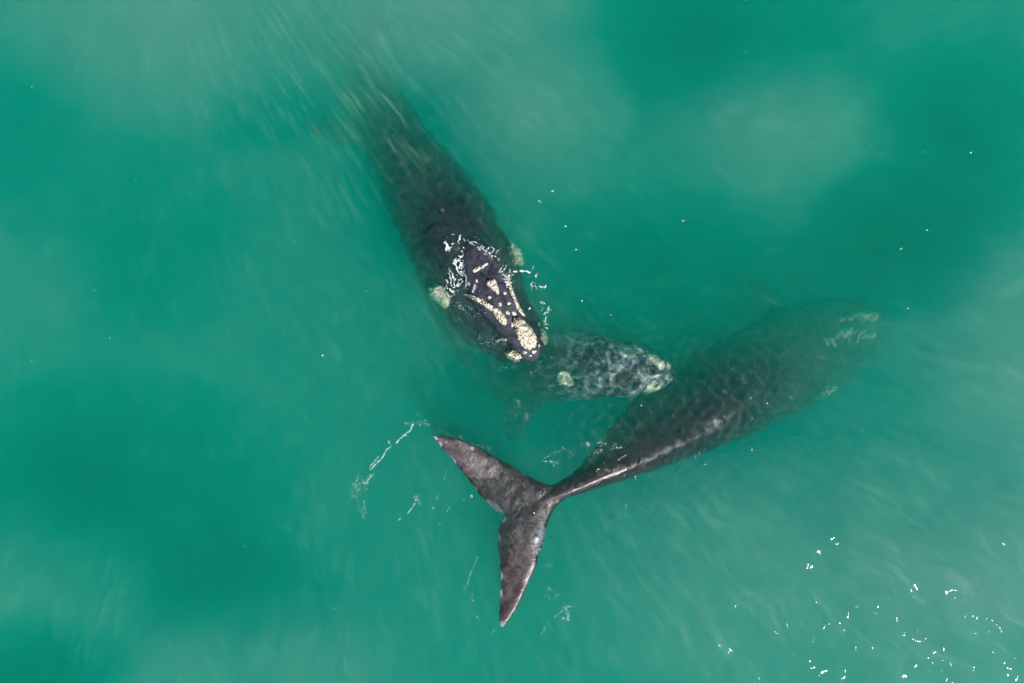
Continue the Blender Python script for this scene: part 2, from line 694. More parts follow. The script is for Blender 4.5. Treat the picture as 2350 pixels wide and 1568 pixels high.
tot = None
for px, py, z, rx, ry, rz, s in SILT:
    c = P(px, py, z)
    ln = GN.new('ShaderNodeVectorMath')
    ln.operation = 'LENGTH'
    GL.new(vmap(GN, GL, geo, tuple(c), None, (1 / rx, 1 / ry, 1 / rz)), ln.inputs[0])
    v = mathn(GN, GL, 'MULTIPLY', mathn(GN, GL, 'SUBTRACT', 1.0, ln.outputs['Value'], clamp=True), s)
    tot = v if tot is None else mathn(GN, GL, 'MAXIMUM', tot, v)
big = noise_n(GN, GL, geo, .22, 3, .55)
# silt-density streaks imitating light shafts and surface ripples, fanning out from one point
fan = P(330, -420)
sx = GN.new('ShaderNodeSeparateXYZ')
GL.new(vmap(GN, GL, geo, tuple(fan), None, (1, 1, 1)), sx.inputs[0])
wob = noise_n(GN, GL, geo, .5, 2, .5)
th_ = mathn(GN, GL, 'ADD', mathn(GN, GL, 'ARCTAN2', sx.outputs[1], sx.outputs[0]), mathn(GN, GL, 'MULTIPLY', wob, .045))
rr_ = mathn(GN, GL, 'POWER', mathn(GN, GL, 'ADD', mathn(GN, GL, 'MULTIPLY', sx.outputs[0], sx.outputs[0]), mathn(GN, GL, 'MULTIPLY', sx.outputs[1], sx.outputs[1])), .5)
cx_ = GN.new('ShaderNodeCombineXYZ')
GL.new(mathn(GN, GL, 'MULTIPLY', th_, 58.0), cx_.inputs[0])
GL.new(mathn(GN, GL, 'MULTIPLY', rr_, .26), cx_.inputs[1])
GL.new(mathn(GN, GL, 'MULTIPLY', sx.outputs[2], .1), cx_.inputs[2])
shaft_streak = noise_n(GN, GL, cx_.outputs[0], 1.7, 4, .6, .12)
fine = noise_n(GN, GL, cx_.outputs[0], 4.6, 3, .6, .15)  # finer streaks, imitating ripple lines by density
shaft_streak = mathn(GN, GL, 'POWER', mathn(GN, GL, 'MULTIPLY_ADD', shaft_streak, 1 / .30, -.40 / .30, clamp=True), 1.3)
w2 = noise_n(GN, GL, geo, .4, 1, .5)
c = P(760, 240, -.6)
ln = GN.new('ShaderNodeVectorMath')
ln.operation = 'LENGTH'
GL.new(vmap(GN, GL, geo, tuple(c), None, (1 / 5.5, 1 / 4.0, 1 / 3.0)), ln.inputs[0])
streaky = mathn(GN, GL, 'SUBTRACT', 1.0, ln.outputs['Value'], clamp=True)
shaft_streak = mathn(GN, GL, 'POWER', mathn(GN, GL, 'MULTIPLY_ADD', shaft_streak, 1 / .34, -.38 / .34, clamp=True), 1.6)
shaft_streak = mathn(GN, GL, 'MULTIPLY', shaft_streak, mathn(GN, GL, 'MULTIPLY_ADD', w2, 2.0, -.25, clamp=True))
soft = mathn(GN, GL, 'MULTIPLY', mathn(GN, GL, 'POWER', tot, .8), mathn(GN, GL, 'MULTIPLY_ADD', big, 2.0, -.15, clamp=True))
silt = mathn(GN, GL, 'MULTIPLY', mathn(GN, GL, 'ADD', soft, .04), mathn(GN, GL, 'MULTIPLY_ADD', shaft_streak, 2.0, 1.05))
silt = mathn(GN, GL, 'ADD', silt, mathn(GN, GL, 'MULTIPLY', mathn(GN, GL, 'MULTIPLY', shaft_streak, streaky), 2.0))
# clearer, darker water: density below one is read as a little extra absorption, above one as silt
dark = None
for px, py, rx, ry, s in [(230, 1150, 8, 5, 1.0), (30, 330, 3.5, 5, .8), (330, 560, 4, 4, .5), (1660, 90, 6, 3.5, .9), (2200, 330, 4.5, 4, .8), (1520, 600, 5, 3, .8), (1150, 920, 3.5, 2, .7),
                          (560, 1330, 4, 3, .6), (60, 1530, 4.5, 2.5, 1.3), (2050, 560, 4, 3, 1.1), (1850, 660, 3.5, 2.2, .7), (1600, 880, 6.5, 3.2, .7), (980, 420, 3.5, 4, .6), (620, 260, 3, 1.6, .5)]:  # lower-left corner entry paints lens vignetting into the water
    c = P(px, py, -1)
    ln = GN.new('ShaderNodeVectorMath')
    ln.operation = 'LENGTH'
    GL.new(vmap(GN, GL, geo, tuple(c), None, (1 / rx, 1 / ry, .05)), ln.inputs[0])
    v = mathn(GN, GL, 'MULTIPLY', mathn(GN, GL, 'SUBTRACT', 1.0, ln.outputs['Value'], clamp=True), s)
    dark = v if dark is None else mathn(GN, GL, 'ADD', dark, v)
skew = mathn(GN, GL, 'MULTIPLY_ADD', sx.outputs[0], -.035, 1.35, clamp=True)
near = mathn(GN, GL, 'MULTIPLY_ADD', sx.outputs[2], 1 / 1.2, 1.0, clamp=True)
silt = mathn(GN, GL, 'ADD', silt, mathn(GN, GL, 'MULTIPLY', mathn(GN, GL, 'MULTIPLY', mathn(GN, GL, 'MULTIPLY', shaft_streak, near), skew), .24))
silt = mathn(GN, GL, 'ADD', silt, mathn(GN, GL, 'MULTIPLY', mathn(GN, GL, 'MULTIPLY_ADD', fine, 1 / .2, -.46 / .2, clamp=True), mathn(GN, GL, 'MULTIPLY_ADD', w2, .9, -.2, clamp=True)))
dk = mathn(GN, GL, 'MULTIPLY', dark, mathn(GN, GL, 'MULTIPLY_ADD', big, 1.4, -.1, clamp=True))
silt = mathn(GN, GL, 'ADD', mathn(GN, GL, 'ADD', silt, 1.0), mathn(GN, GL, 'MULTIPLY', mathn(GN, GL, 'MINIMUM', dk, .7), -1.0))
vc = GN.new('GeometryNodeVolumeCube')
GL.new(silt, vc.inputs['Density'])
vc.inputs['Min'].default_value = SB[:3]
vc.inputs['Max'].default_value = SB[3:]
vc.inputs['Resolution X'].default_value = 900
vc.inputs['Resolution Y'].default_value = 680
vc.inputs['Resolution Z'].default_value = 12
sm_ = GN.new('GeometryNodeSetMaterial')
GL.new(vc.outputs[0], sm_.inputs[0])
go = GN.new('NodeGroupOutput')
GL.new(sm_.outputs[0], go.inputs[0])
at = N.new('ShaderNodeAttribute')
at.attribute_name = 'density'
dens = at.outputs['Fac']
silt = mathn(N, L, 'SUBTRACT', dens, 1.0, clamp=False)
silt = mathn(N, L, 'MAXIMUM', silt, 0.0)
clear = mathn(N, L, 'MAXIMUM', mathn(N, L, 'MINIMUM', mathn(N, L, 'SUBTRACT', 1.0, dens), mathn(N, L, 'MULTIPLY', dens, 1.2)), 0.0)
ss = N.new('ShaderNodeVolumeScatter')
ss.inputs['Color'].default_value = (.52, .97, .54, 1)
L.new(mathn(N, L, 'MULTIPLY', silt, .45), ss.inputs['Density'])
dab = N.new('ShaderNodeVolumeAbsorption')
dab.inputs['Color'].default_value = (.0, .55, .40, 1)
L.new(mathn(N, L, 'MULTIPLY', clear, .35), dab.inputs['Density'])
a1 = N.new('ShaderNodeAddShader')
L.new(ss.outputs[0], a1.inputs[0])
L.new(dab.outputs[0], a1.inputs[1])
L.new(a1.outputs[0], out.inputs['Volume'])
m.cycles.volume_step_rate = 5.0
M_SILT = m
sm_.inputs['Material'].default_value = m
m, N, L = new_mat('green sea water')
out = N.new('ShaderNodeOutputMaterial')
sca = N.new('ShaderNodeVolumeScatter')
sca.inputs['Color'].default_value = (.004, .99, .71, 1)
sca.inputs['Density'].default_value = .23
ab = N.new('ShaderNodeVolumeAbsorption')
ab.inputs['Color'].default_value = (.0, .992, .84, 1)
ab.inputs['Density'].default_value = .21
a1 = N.new('ShaderNodeAddShader')
L.new(sca.outputs[0], a1.inputs[0])
L.new(ab.outputs[0], a1.inputs[1])
L.new(a1.outputs[0], out.inputs['Volume'])
hb = [(-63, -63), (63, -63), (63, 63), (-63, 63)]
hm = mesh_np('haze', [(x, y, -12.5) for x, y in hb] + [(x, y, .07) for x, y in hb],
             [(0, 3, 2, 1), (4, 5, 6, 7), (0, 1, 5, 4), (1, 2, 6, 5), (2, 3, 7, 6), (3, 0, 4, 7)], smooth=False)
link('haze', hm, m, kind='stuff')
ho = link('haze', bpy.data.meshes.new('haze'), None, kind='stuff')
gm = ho.modifiers.new('silt', 'NODES')
gm.node_group = ng


# ------------------------------------------------------------------ whale with its head out of the water
def whale(loc, label, category='whale', **kw):
    e = bpy.data.objects.new('right_whale', None)
    e.location = loc
    COL.objects.link(e)
    e['label'] = label
    e['category'] = category
    e['group'] = 'right whales swimming together'
    return e


A = whale(P(1010, 480, -2), 'black right whale with its white-crusted head lifted out of the water')
b = Build()
b.body([  # px, py, top z, half width, height, ridge, offset
    (815, 110, -3.9, .36, .5, 1.0, 0), (838, 165, -3.1, .70, 1.1, 1.1, 0), (864, 232, -2.15, .98, 1.7, 1.1, 0), (895, 300, -1.35, 1.14, 2.1, 1.1, 0),
    (930, 362, -.85, 1.2, 2.3, 1.1, 0), (962, 415, -.6, 1.4, 2.7, 1.0, 0), (1000, 475, -.36, 1.58, 2.9, 1.0, 0),
    (1038, 540, -.10, 1.68, 2.9, 1.0, 0), (1070, 605, -.16, 1.68, 2.7, .9, 0), (1104, 672, -.14, 1.55, 2.3, .8, 0),
    (1135, 722, -.14, 1.36, 1.9, .8, 0), (1178, 768, -.12, 1.08, 1.4, .8, 0), (1205, 798, -.12, .84, 1.0, .8, 0),
    (1218, 819, -.2, .52, .5, .9, 0)])
# upper jaw, arched and narrow, above the surface
b.body([
    (1075, 548, -.12, .30, .5, 1.0, 0), (1092, 585, .18, .52, .9, .9, 0), (1108, 625, .42, .66, 1.2, .8, 0),
    (1124, 664, .58, .72, 1.4, .95, 0), (1144, 700, .60, .66, 1.4, .95, 0), (1168, 735, .58, .56, 1.3, .95, 0),
    (1192, 768, .52, .50, 1.1, .9, 0), (1210, 797, .40, .45, .9, .85, 0), (1219, 817, .16, .32, .6, .8, 0),
    (1222, 829, -.1, .14, .25, 1, 0)], n=90, m=40)
# left flipper, hanging down beside the body
b.blade([(960, 640), (985, 700), (1010, 760), (1040, 810), (1062, 838)],
        [(1040, 680), (1060, 730), (1075, 780), (1080, 820), (1070, 842)], [-1.5, -1.9, -2.3, -2.6, -2.8], (.35, .12))
# the other flipper, deeper, then the flukes far down behind
b.blade([(880, 318), (820, 285), (770, 284), (728, 292), (705, 303)],
        [(900, 380), (830, 345), (778, 335), (732, 322), (706, 310)],
        [-3.0, -3.3, -3.4, -3.45, -3.5], (.3, .1))
b.blade([(840, 165), (800, 150), (750, 140), (700, 145)], [(812, 115), (775, 108), (730, 120), (696, 140)], [-3.7, -3.9, -4.0, -4.1], (.3, .1))
b.blade([(840, 165), (870, 120), (895, 70), (905, 30)], [(812, 115), (835, 75), (865, 45), (900, 26)], [-3.7, -3.9, -4.0, -4.1], (.3, .1))
A_body, A_bvh = fuse('body', b, M_A, A, .045, .03, 1)
patch_attr(A_body, [(1016, 484, 6, 6, 0, 1), (921, 375, 4, 3, 0, .9), (1088, 661, 5, 6, 30, 1), (1158, 790, 6, 4, 0, .8)])


HD = P(1150, 705, .3)
region_attr(A_body, lambda c: (2.6 - (c - HD).length) / .8)


def c2(x, y):      # from the enlarged head view
    return src(950 + x * .24228, 520 + y * .24235)


cal = [
    # bonnet
    ([(1060, 950), (1100, 935), (1150, 950), (1200, 990), (1250, 1050), (1290, 1120), (1295, 1190), (1265, 1235), (1200, 1250), (1150, 1225),
      (1110, 1160), (1080, 1090), (1065, 1020)], .30, .4, .085, 2.4),
    ([(1035, 985), (1060, 980), (1072, 1010), (1055, 1035), (1035, 1020)], .12, .4, .03, .5),
    # strips along the jaw
    ([(560, 700), (640, 705), (720, 740), (790, 775), (850, 815), (910, 850), (960, 890), (995, 945), (1005, 1000), (985, 1020), (950, 1010),
      (905, 960), (860, 895), (790, 840), (720, 795), (640, 750), (580, 720)], .19, .25, .06, 1.9),
    ([(1020, 640), (1055, 650), (1085, 720), (1120, 790), (1150, 850), (1180, 905), (1165, 925), (1120, 895), (1080, 830), (1055, 760),
      (1030, 700)], .19, .25, .06, 1.7),
    ([(980, 480), (1010, 500), (1035, 560), (1050, 640), (1020, 640), (995, 580)], .09, .1, .03, 1.0),
    # island behind the blowholes and the central patch
    ([(800, 590), (850, 565), (890, 575), (915, 630), (928, 700), (915, 725), (880, 695), (830, 650), (800, 625)], .2, .45, .06, 1.4),
    ([(670, 470), (700, 440), (745, 440), (745, 470), (690, 505), (668, 495)], .10, .4, .03, .5),
    ([(750, 435), (785, 400), (815, 405), (812, 430), (770, 465), (748, 460)], .10, .4, .03, .5),
    # buttons
    ([(960, 690), (980, 680), (1000, 700), (985, 722), (965, 715)], .09, .45, .02, .3),
    ([(810, 735), (835, 725), (855, 745), (840, 765), (815, 758)], .09, .45, .02, .3),
    ([(912, 800), (935, 788), (955, 810), (940, 833), (915, 825)], .10, .45, .02, .3),
    ([(1000, 790), (1020, 780), (1042, 800), (1020, 822), (1000, 812)], .09, .45, .02, .3),
    ([(985, 880), (1010, 870), (1032, 895), (1018, 920), (990, 908)], .09, .45, .02, .3),
    ([(1045, 880), (1075, 875), (1095, 905), (1080, 925), (1055, 915)], .09, .45, .02, .3),
    # chin and lip
    ([(970, 1275), (1010, 1245), (1060, 1245), (1110, 1270), (1138, 1310), (1120, 1360), (1080, 1375), (1040, 1355), (1000, 1330)], .42, -.3, .07, 2.0),
    ([(1320, 1040), (1355, 1040), (1390, 1080), (1410, 1150), (1390, 1200), (1360, 1205), (1335, 1170), (1310, 1110)], .40, -.3, .07, 2.0),
    ([(1295, 990), (1318, 985), (1325, 1015), (1305, 1025)], .25, -.3, .03, .5),
    ([(1150, 1262), (1185, 1258), (1200, 1275), (1175, 1292), (1150, 1285)], .06, .2, .03, 1.0),
    ([(1235, 1262), (1270, 1250), (1290, 1265), (1262, 1290), (1238, 1285)], .06, .2, .03, 1.0),
    ([(1205, 1300), (1232, 1296), (1240, 1312), (1215, 1320)], .05, .0, .02, .8),
    ([(1300, 1205), (1318, 1190), (1328, 1215), (1312, 1235)], .06, .2, .02, .8),
    ([(690, 580), (705, 560), (722, 590), (712, 612)], .03, .4, .01, .4),
    ([(890, 1145), (960, 1130), (1000, 1150), (985, 1175), (930, 1165), (915, 1190), (885, 1170)], .2, -.2, .03, .8),
]
for i, (pts, h, zg, lump, rg) in enumerate(cal):
    callosity('callosity', [c2(x, y) for x, y in pts], A_bvh, A, M_CAL, h, zg, lump, rg, seed=i + 1, step=.02, floor=-.32 if i in (14, 15) else None)
# paler lumps under the surface above each eye
for i, pts in enumerate([
    [(265, 680), (290, 640), (340, 630), (390, 660), (430, 720), (440, 780), (410, 830), (370, 820), (320, 780), (275, 730)],
    [(1020, 230), (1060, 220), (1100, 260), (1130, 300), (1150, 370), (1140, 410), (1100, 420), (1060, 400), (1030, 330)]]):
    cx0, cy0 = sum(p[0] for p in pts) / len(pts), sum(p[1] for p in pts) / len(pts)
    pts = [(cx0 + (x - cx0) * 1.25, cy0 + (y - cy0) * 1.2) for x, y in pts]
    callosity('callosity', [c2(x, y) for x, y in pts], A_bvh, A, M_CAL2, .4, -.7, .09, 3.0, seed=30 + i, step=.025, floor=(-.42, -.5)[i],
              label='pale yellow underwater callosity above the eye')
# blowholes: two slits in a V
for (x0, y0, x1, y1) in ((735, 500, 800, 560), (835, 470, 820, 545)):
    a_, d_ = c2(x0, y0), c2(x1, y1)
    pts = []
    for u in np.linspace(0, 1, 9):
        pts.append((a_[0] * (1 - u) + d_[0] * u, a_[1] * (1 - u) + d_[1] * u))
    bb = Build()
    R = []
    for k, (x, y) in enumerate(pts):
        u = k / 8
        w = .01 + .05 * math.sin(math.pi * u)
        p = P(x, y, .4)
        hit = A_bvh.ray_cast(Vector((p.x, p.y, 3)), Vector((0, 0, -1)))
        z = hit[0].z if hit[0] else .3
        dr = Vector((pts[-1][0] - pts[0][0], -(pts[-1][1] - pts[0][1]), 0)).normalized()
        sd = Vector((dr.y, -dr.x, 0))
        R.append([Vector((p.x, p.y, z)) + sd * w * math.cos(t) + Vector((0, 0, .025 * math.sin(t))) for t in np.linspace(0, 2 * math.pi, 12, endpoint=False)])
    bb.rings(R)
    link('blowhole', bb.mesh('blowhole'), M_HOLE, A)

# ------------------------------------------------------------------ whale showing its flukes
B = whale(P(1600, 930, -2), 'brown-black right whale diving away with its broad tail flukes at the surface')
b = Build()
b.body([
    (1182, 1172, -.10, .16, .16, 1.0, 0), (1215, 1160, -.03, .34, .34, 1.2, 0.0), (1258, 1138, .03, .30, .50, 1.5, .06), (1300, 1119, .07, .31, .8, 1.6, .08),
    (1350, 1092, .06, .46, 1.2, 1.6, .13), (1405, 1054, .03, .74, 1.6, 1.8, .32), (1468, 1008, -.05, 1.06, 2.0, 1.6, .46),
    (1550, 955, -.16, 1.42, 2.5, 1.4, .52), (1650, 898, -.45, 1.72, 3.0, 1.2, .4), (1750, 848, -1.15, 1.82, 3.1, 1.0, .1),
    (1840, 808, -1.95, 1.82, 2.8, 1.0, 0), (1915, 775, -2.6, 1.5, 2.2, 1.0, 0), (1970, 753, -2.9, 1.15, 1.5, 1.0, 0),
    (2006, 742, -3.3, .6, .7, 1.0, 0)], n=130)


def f5(x, y):
    return src(980 + x * .20408, 980 + y * .20408)


def f6(x, y):
    return src(1080 + x * .22956, 1150 + y * .2296)


def resample(pts, n):
    A_ = np.array(pts, float)
    d = np.concatenate([[0], np.cumsum(np.hypot(*np.diff(A_, axis=0).T))])
    t = np.linspace(0, d[-1], n)
    return list(zip(np.interp(t, d, A_[:, 0]), np.interp(t, d, A_[:, 1])))


lead1 = [f5(*p) for p in [(1560, 790), (1450, 755), (1330, 705), (1200, 630), (1050, 540), (900, 450), (760, 375), (620, 310), (500, 262), (350, 222), (240, 206), (185, 212)]]
trail1 = [f5(*p) for p in [(1230, 1090), (1110, 1112), (1020, 1112), (940, 1095), (860, 1040), (780, 970), (720, 900), (640, 800), (570, 700), (500, 610), (440, 540), (370, 450), (300, 380), (250, 330), (195, 265), (178, 225)]]
lead2 = [f6(*p) for p in [(1080, 105), (1000, 190), (950, 270), (910, 350), (885, 470), (850, 600), (810, 710), (775, 830), (720, 950), (660, 1080), (610, 1180), (560, 1270), (500, 1350), (450, 1408)]]
trail2 = [f6(*p) for p in [(520, 215), (480, 262), (450, 285), (410, 370), (392, 460), (390, 560), (405, 680), (410, 800), (415, 940), (410, 1100), (402, 1250), (398, 1390), (415, 1418)]]
n = 14
u = np.linspace(0, 1, n)
b.blade(resample(lead1, n), resample(trail1, n), list(-.15 + .36 * u ** 1.9), (.34, .08), n=60, m=28)
b.blade(resample(lead2, n), resample(trail2, n), list(-.15 + .36 * u ** 1.8), (.34, .08), n=60, m=28)
# flippers deep under the front of the body
b.blade([(1740, 760), (1725, 700), (1700, 660), (1680, 640)], [(1800, 740), (1780, 690), (1735, 655), (1690, 636)], [-3, -3.4, -3.8, -4.0], (.35, .12))
B_body, B_bvh = fuse('body', b, M_B, B, .045, .025, 2)
sc_b = []
for x, y, rx, ry, a in [(215, 245, 40, 26, 40), (270, 315, 42, 26, 50), (420, 500, 58, 24, 50), (585, 722, 30, 16, 55), (668, 825, 42, 24, 50),
                        (900, 1030, 150, 36, 38), (640, 365, 30, 30, 0), (1235, 655, 45, 12, 35), (505, 320, 10, 36, 10)]:
    p = f5(x, y)
    sc_b.append((p[0], p[1], rx * .2, ry * .2, a, 1))
for x, y, rx, ry, a in [(855, 450, 55, 75, 20), (815, 540, 50, 60, 10), (810, 640, 40, 40, 0), (425, 880, 26, 65, 0), (425, 1065, 24, 58, 0), (410, 500, 16, 50, 0),
                        (455, 310, 28, 40, 30), (440, 1385, 40, 40, 0)]:
    p = f6(x, y)
    sc_b.append((p[0], p[1], rx * .225, ry * .225, a, 1))
sc_b += [(1660, 898, 7, 5, 40, .9), (1690, 870, 4, 4, 0, .8), (1640, 960, 5, 4, 0, .8), (1720, 925, 4, 3, 0, .8)]
patch_attr(B_body, sc_b)


TL = P(1200, 1175)
region_attr(B_body, lambda c: (5.6 - (c - TL).length) / 2.2)


def c4(x, y):      # enlarged view of the right whale's front
    return src(1500 + x * .30608, 620 + y * .30612)


for i, (pts, h) in enumerate([
    ([(1660, 365), (1720, 350), (1785, 370), (1782, 430), (1740, 448), (1690, 420), (1655, 400)], .35),
    ([(1520, 410), (1560, 395), (1620, 390), (1600, 440), (1560, 450), (1525, 435)], .25),
    ([(1470, 540), (1500, 500), (1570, 490), (1560, 530), (1510, 580), (1480, 575)], .25),
    ([(1600, 560), (1650, 510), (1705, 505), (1690, 535), (1640, 550), (1610, 615), (1590, 600)], .2),
    ([(1700, 545), (1750, 510), (1790, 530), (1780, 575), (1730, 590), (1690, 575)], .3),
    ([(1365, 560), (1395, 575), (1425, 575), (1425, 635), (1400, 635), (1380, 600)], .2),
    ([(1320, 975), (1380, 895), (1412, 940), (1380, 990), (1345, 1030), (1315, 1045)], .5)]):
    o = callosity('callosity', [c4(x, y) for x, y in pts], B_bvh, B, M_CAL2, h, -2.6 if i < 6 else -3.0, .07, 1.5, seed=50 + i, step=.03, floor=-3.1 if i == 6 else -3.0)
    o.cycles.is_caustics_receiver = False

# ------------------------------------------------------------------ mottled whale in the middle
C_ = whale(P(1380, 845, -1.5), 'mottled grey right whale just under the surface between the other two, blunt white-tipped head')
b = Build()
b.body([
    (985, 800, -5.2, .25, .3, 1, 0), (1030, 825, -4.9, .45, .7, 1, 0), (1090, 848, -4.2, .8, 1.3, 1, 0), (1150, 852, -2.7, 1.05, 1.7, 1, 0),
    (1215, 842, -1.55, 1.22, 2.0, 1, 0), (1280, 836, -.85, 1.24, 2.0, 1, 0), (1340, 838, -.5, 1.18, 1.9, .9, 0),
    (1400, 845, -.35, 1.04, 1.7, .8, 0), (1455, 851, -.28, .86, 1.4, .8, 0), (1500, 857, -.26, .66, 1.1, .75, 0), (1530, 859, -.32, .44, .8, .8, 0),
    (1543, 860, -.4, .2, .3, 1, 0)], n=110)
b.blade([(1270, 880), (1235, 935), (1200, 985), (1172, 1005)], [(1200, 870), (1165, 925), (1150, 970), (1162, 1000)], [-2.4, -2.6, -2.9, -3.1], (.35, .1))
b.blade([(1010, 840), (985, 870), (955, 895), (930, 905)], [(985, 790), (950, 830), (930, 870), (925, 898)], [-5.1, -5.2, -5.3, -5.4], (.25, .08))
b.blade([(985, 800), (975, 770), (955, 735), (935, 715)], [(1000, 820), (950, 800), (930, 760), (928, 722)], [-5.1, -5.2, -5.3, -5.4], (.25, .08))
C_body, C_bvh = fuse('body', b, M_C, C_, .045, .06, 3)
patch_attr(C_body, [])
at = C_body.data.attributes.new('mottle', 'FLOAT', 'POINT')
at.data.foreach_set('value', [min(max((v.co.x - .8) / 2.6, 0.0), 1.0) for v in C_body.data.vertices])


def c3(x, y):
    return src(1200 + x * .22321, 700 + y * .22321)


for i, (pts, h, z) in enumerate([
    ([(1435, 590), (1500, 590), (1580, 620), (1640, 690), (1640, 745), (1590, 770), (1540, 735), (1480, 680)], .12, -.25),
    ([(1645, 670), (1680, 670), (1692, 720), (1665, 760), (1645, 740)], .2, -.4),
    ([(1450, 900), (1500, 860), (1570, 875), (1585, 930), (1550, 1000), (1480, 1030), (1410, 1000), (1430, 950)], .12, -.3),
    ([(480, 830), (530, 765), (600, 780), (640, 840), (660, 900), (620, 935), (560, 925), (500, 920)], .12, -1.0),
    ([(970, 350), (1010, 340), (1070, 380), (1060, 410), (1020, 410), (980, 385)], .12, -.8),
    ([(1130, 570), (1180, 560), (1240, 590), (1300, 600), (1310, 640), (1240, 640), (1180, 620)], .05, -.3),
    ([(1280, 480), (1340, 500), (1400, 545), (1380, 570), (1320, 540)], .08, -.4),
    ([(1395, 605), (1425, 605), (1425, 635), (1400, 640)], .08, -.3),
    ([(1350, 915), (1378, 915), (1380, 945), (1355, 945)], .08, -.3)]):
    callosity('callosity', [c3(x, y) for x, y in pts], C_bvh, C_, M_CAL2, h, z, .05, 1.8, seed=70 + i, step=.025)


# ------------------------------------------------------------------ foam and spray, some white blobs standing for sun glints
def water_z(x, y):
    i = int(round((x + 18.5) / STEP)) + 70
    j = int(round((y + 13.25) / STEP)) + 70
    return float(Z[min(max(j, 0), ny2 - 1), min(max(i, 0), nx2 - 1)])


OCT = [(1, 0, 0), (-1, 0, 0), (0, 1, 0), (0, -1, 0), (0, 0, 1), (0, 0, -1)]
OF = [(0, 2, 4), (2, 1, 4), (1, 3, 4), (3, 0, 4), (2, 0, 5), (1, 2, 5), (3, 1, 5), (0, 3, 5)]
rs = np.random.RandomState(11)


def blobs(name, pts, label, category='foam'):
    """pts rows: px, py, radius m, stretch, angle: small bubbles and threads of foam floating on the surface"""
    V, T = [], []
    for px, py, r, st, an in pts:
        p = P(px, py)
        z = water_z(p.x, p.y)
        hit = None
        for bv in (A_bvh, B_bvh):
            h_ = bv.ray_cast(Vector((p.x, p.y, 3)), Vector((0, 0, -1)))
            if h_[0] is not None and h_[0].z > z:
                z = h_[0].z
        b0 = len(V)
        ca, sa = math.cos(an), math.sin(an)
        for vx, vy, vz in OCT:
            j = 1 + rs.uniform(-.35, .35)
            lx, ly = vx * r * st * j, vy * r * j
            V.append((p.x + lx * ca - ly * sa, p.y + lx * sa + ly * ca, z + vz * r * .45 + .004))
        T += [tuple(b0 + i for i in f) for f in OF]
    me = mesh_np(name, V, np.zeros((0, 4), int), T)
    return link(name, me, M_FOAM, None, label=label, category=category, kind='stuff')


def along(pts, n, spread, rmin, rmax, stretch=1.6, lace=True):
    """n blobs scattered along a polyline, thick where noise is high"""
    A_ = np.array(pts, float)
    d = np.concatenate([[0], np.cumsum(np.hypot(*np.diff(A_[:, :2], axis=0).T))])
    out = []
    tries = 0
    n = int(n * 2.8) if lace else n
    while len(out) < n and tries < n * 20:
        tries += 1
        t = rs.uniform(0, d[-1])
        x, y = np.interp(t, d, A_[:, 0]), np.interp(t, d, A_[:, 1])
        sp = np.interp(t, d, A_[:, 2]) if A_.shape[1] > 2 else spread
        x += rs.normal(0, sp)
        y += rs.normal(0, sp)
        if lace:
            k = abs(noise.noise(Vector((x * .09, y * .09, 3.3)))) + .5 * abs(noise.noise(Vector((x * .25, y * .25, 1.3))))
            if k > .2:
                continue
        i = min(np.searchsorted(d, t), len(A_) - 1)
        dv = A_[i, :2] - A_[max(i - 1, 0), :2]
        an = math.atan2(-dv[1], dv[0]) + rs.normal(0, .6)
        out.append((x, y, rs.uniform(rmin, rmax) * rs.uniform(.18, .5), rs.uniform(1, stretch), an))
    return out


def C2(pts):
    return [(*c2(x, y), s) for x, y, s in pts]


f = along(C2([(430, 260, 3.5), (440, 200, 3.5), (490, 160, 3), (540, 170, 2.5), (560, 200, 1.5)]), 520, 2, .014, .045)
f += along(C2([(550, 190, .8), (575, 250, .8), (565, 330, 1.5), (530, 400, 5), (500, 470, 7), (520, 560, 9), (470, 640, 6), (440, 710, 3)]), 1500, 2, .01, .035)
f += along(C2([(570, 480, 2), (600, 580, 4), (650, 640, 5), (700, 690, 4)]), 420, 2, .01, .03)
f += along(C2([(350, 640, 1), (420, 590, 2), (480, 560, 3)]), 120, 2, .01, .03)
f += along(C2([(740, 270, 3), (800, 275, 5), (860, 300, 6), (920, 340, 5)]), 300, 2, .01, .03)
f += along(C2([(580, 185, 1), (640, 200, 2), (690, 230, 4), (690, 180, 3)]), 110, 2, .01, .025)
blobs('foam', f, 'white foam curling round the back of the raised whale head')
f = along(C2([(930, 470, 3), (990, 480, 6), (1000, 560, 4), (1030, 640, 3)]), 380, 2, .01, .035)
f += along(C2([(1050, 495, .8), (1130, 490, 1), (1200, 480, 2), (1270, 445, 1.5)]), 260, 2, .01, .03)
f += along(C2([(1200, 490, 2), (1240, 530, 3), (1280, 520, 3)]), 120, 2, .01, .03)
f += along(C2([(1235, 600, 2), (1270, 640, 4), (1330, 640, 3), (1390, 635, 1)]), 130, 2, .01, .03)
f += along(C2([(1320, 800, 2), (1370, 820, 3), (1400, 860, 3), (1340, 900, 4), (1370, 960, 3), (1390, 1050, 2)]), 160, 3, .008, .028)
f += along(C2([(1210, 850, 2), (1225, 820, 1)]), 20, 1, .02, .04)
blobs('foam', f, 'broken white foam on the right side of the raised whale head')
f = along(C2([(470, 790, 4), (520, 830, 3), (640, 880, 5), (780, 885, 6)]), 60, 3, .01, .035, lace=False)
f += along(C2([(700, 1120, 5), (800, 1150, 6), (870, 1200, 6), (860, 1100, 6)]), 60, 3, .01, .035, lace=False)
f += along(C2([(930, 1380, 4), (960, 1440, 4), (1140, 1410, 3)]), 26, 3, .008, .025, lace=False)
f += along(C2([(1220, 1470, 2), (1290, 1450, 2), (1330, 1370, 3), (1310, 1440, 3)]), 55, 2, .008, .025, lace=False)
blobs('foam', f, 'scattered white bubbles along the lower lip and chin of the raised head')


def t4(x, y):
    return src(780 + x * .22317, 950 + y * .22321)


def T4(pts):
    return [(*t4(x, y), s) for x, y, s in pts]


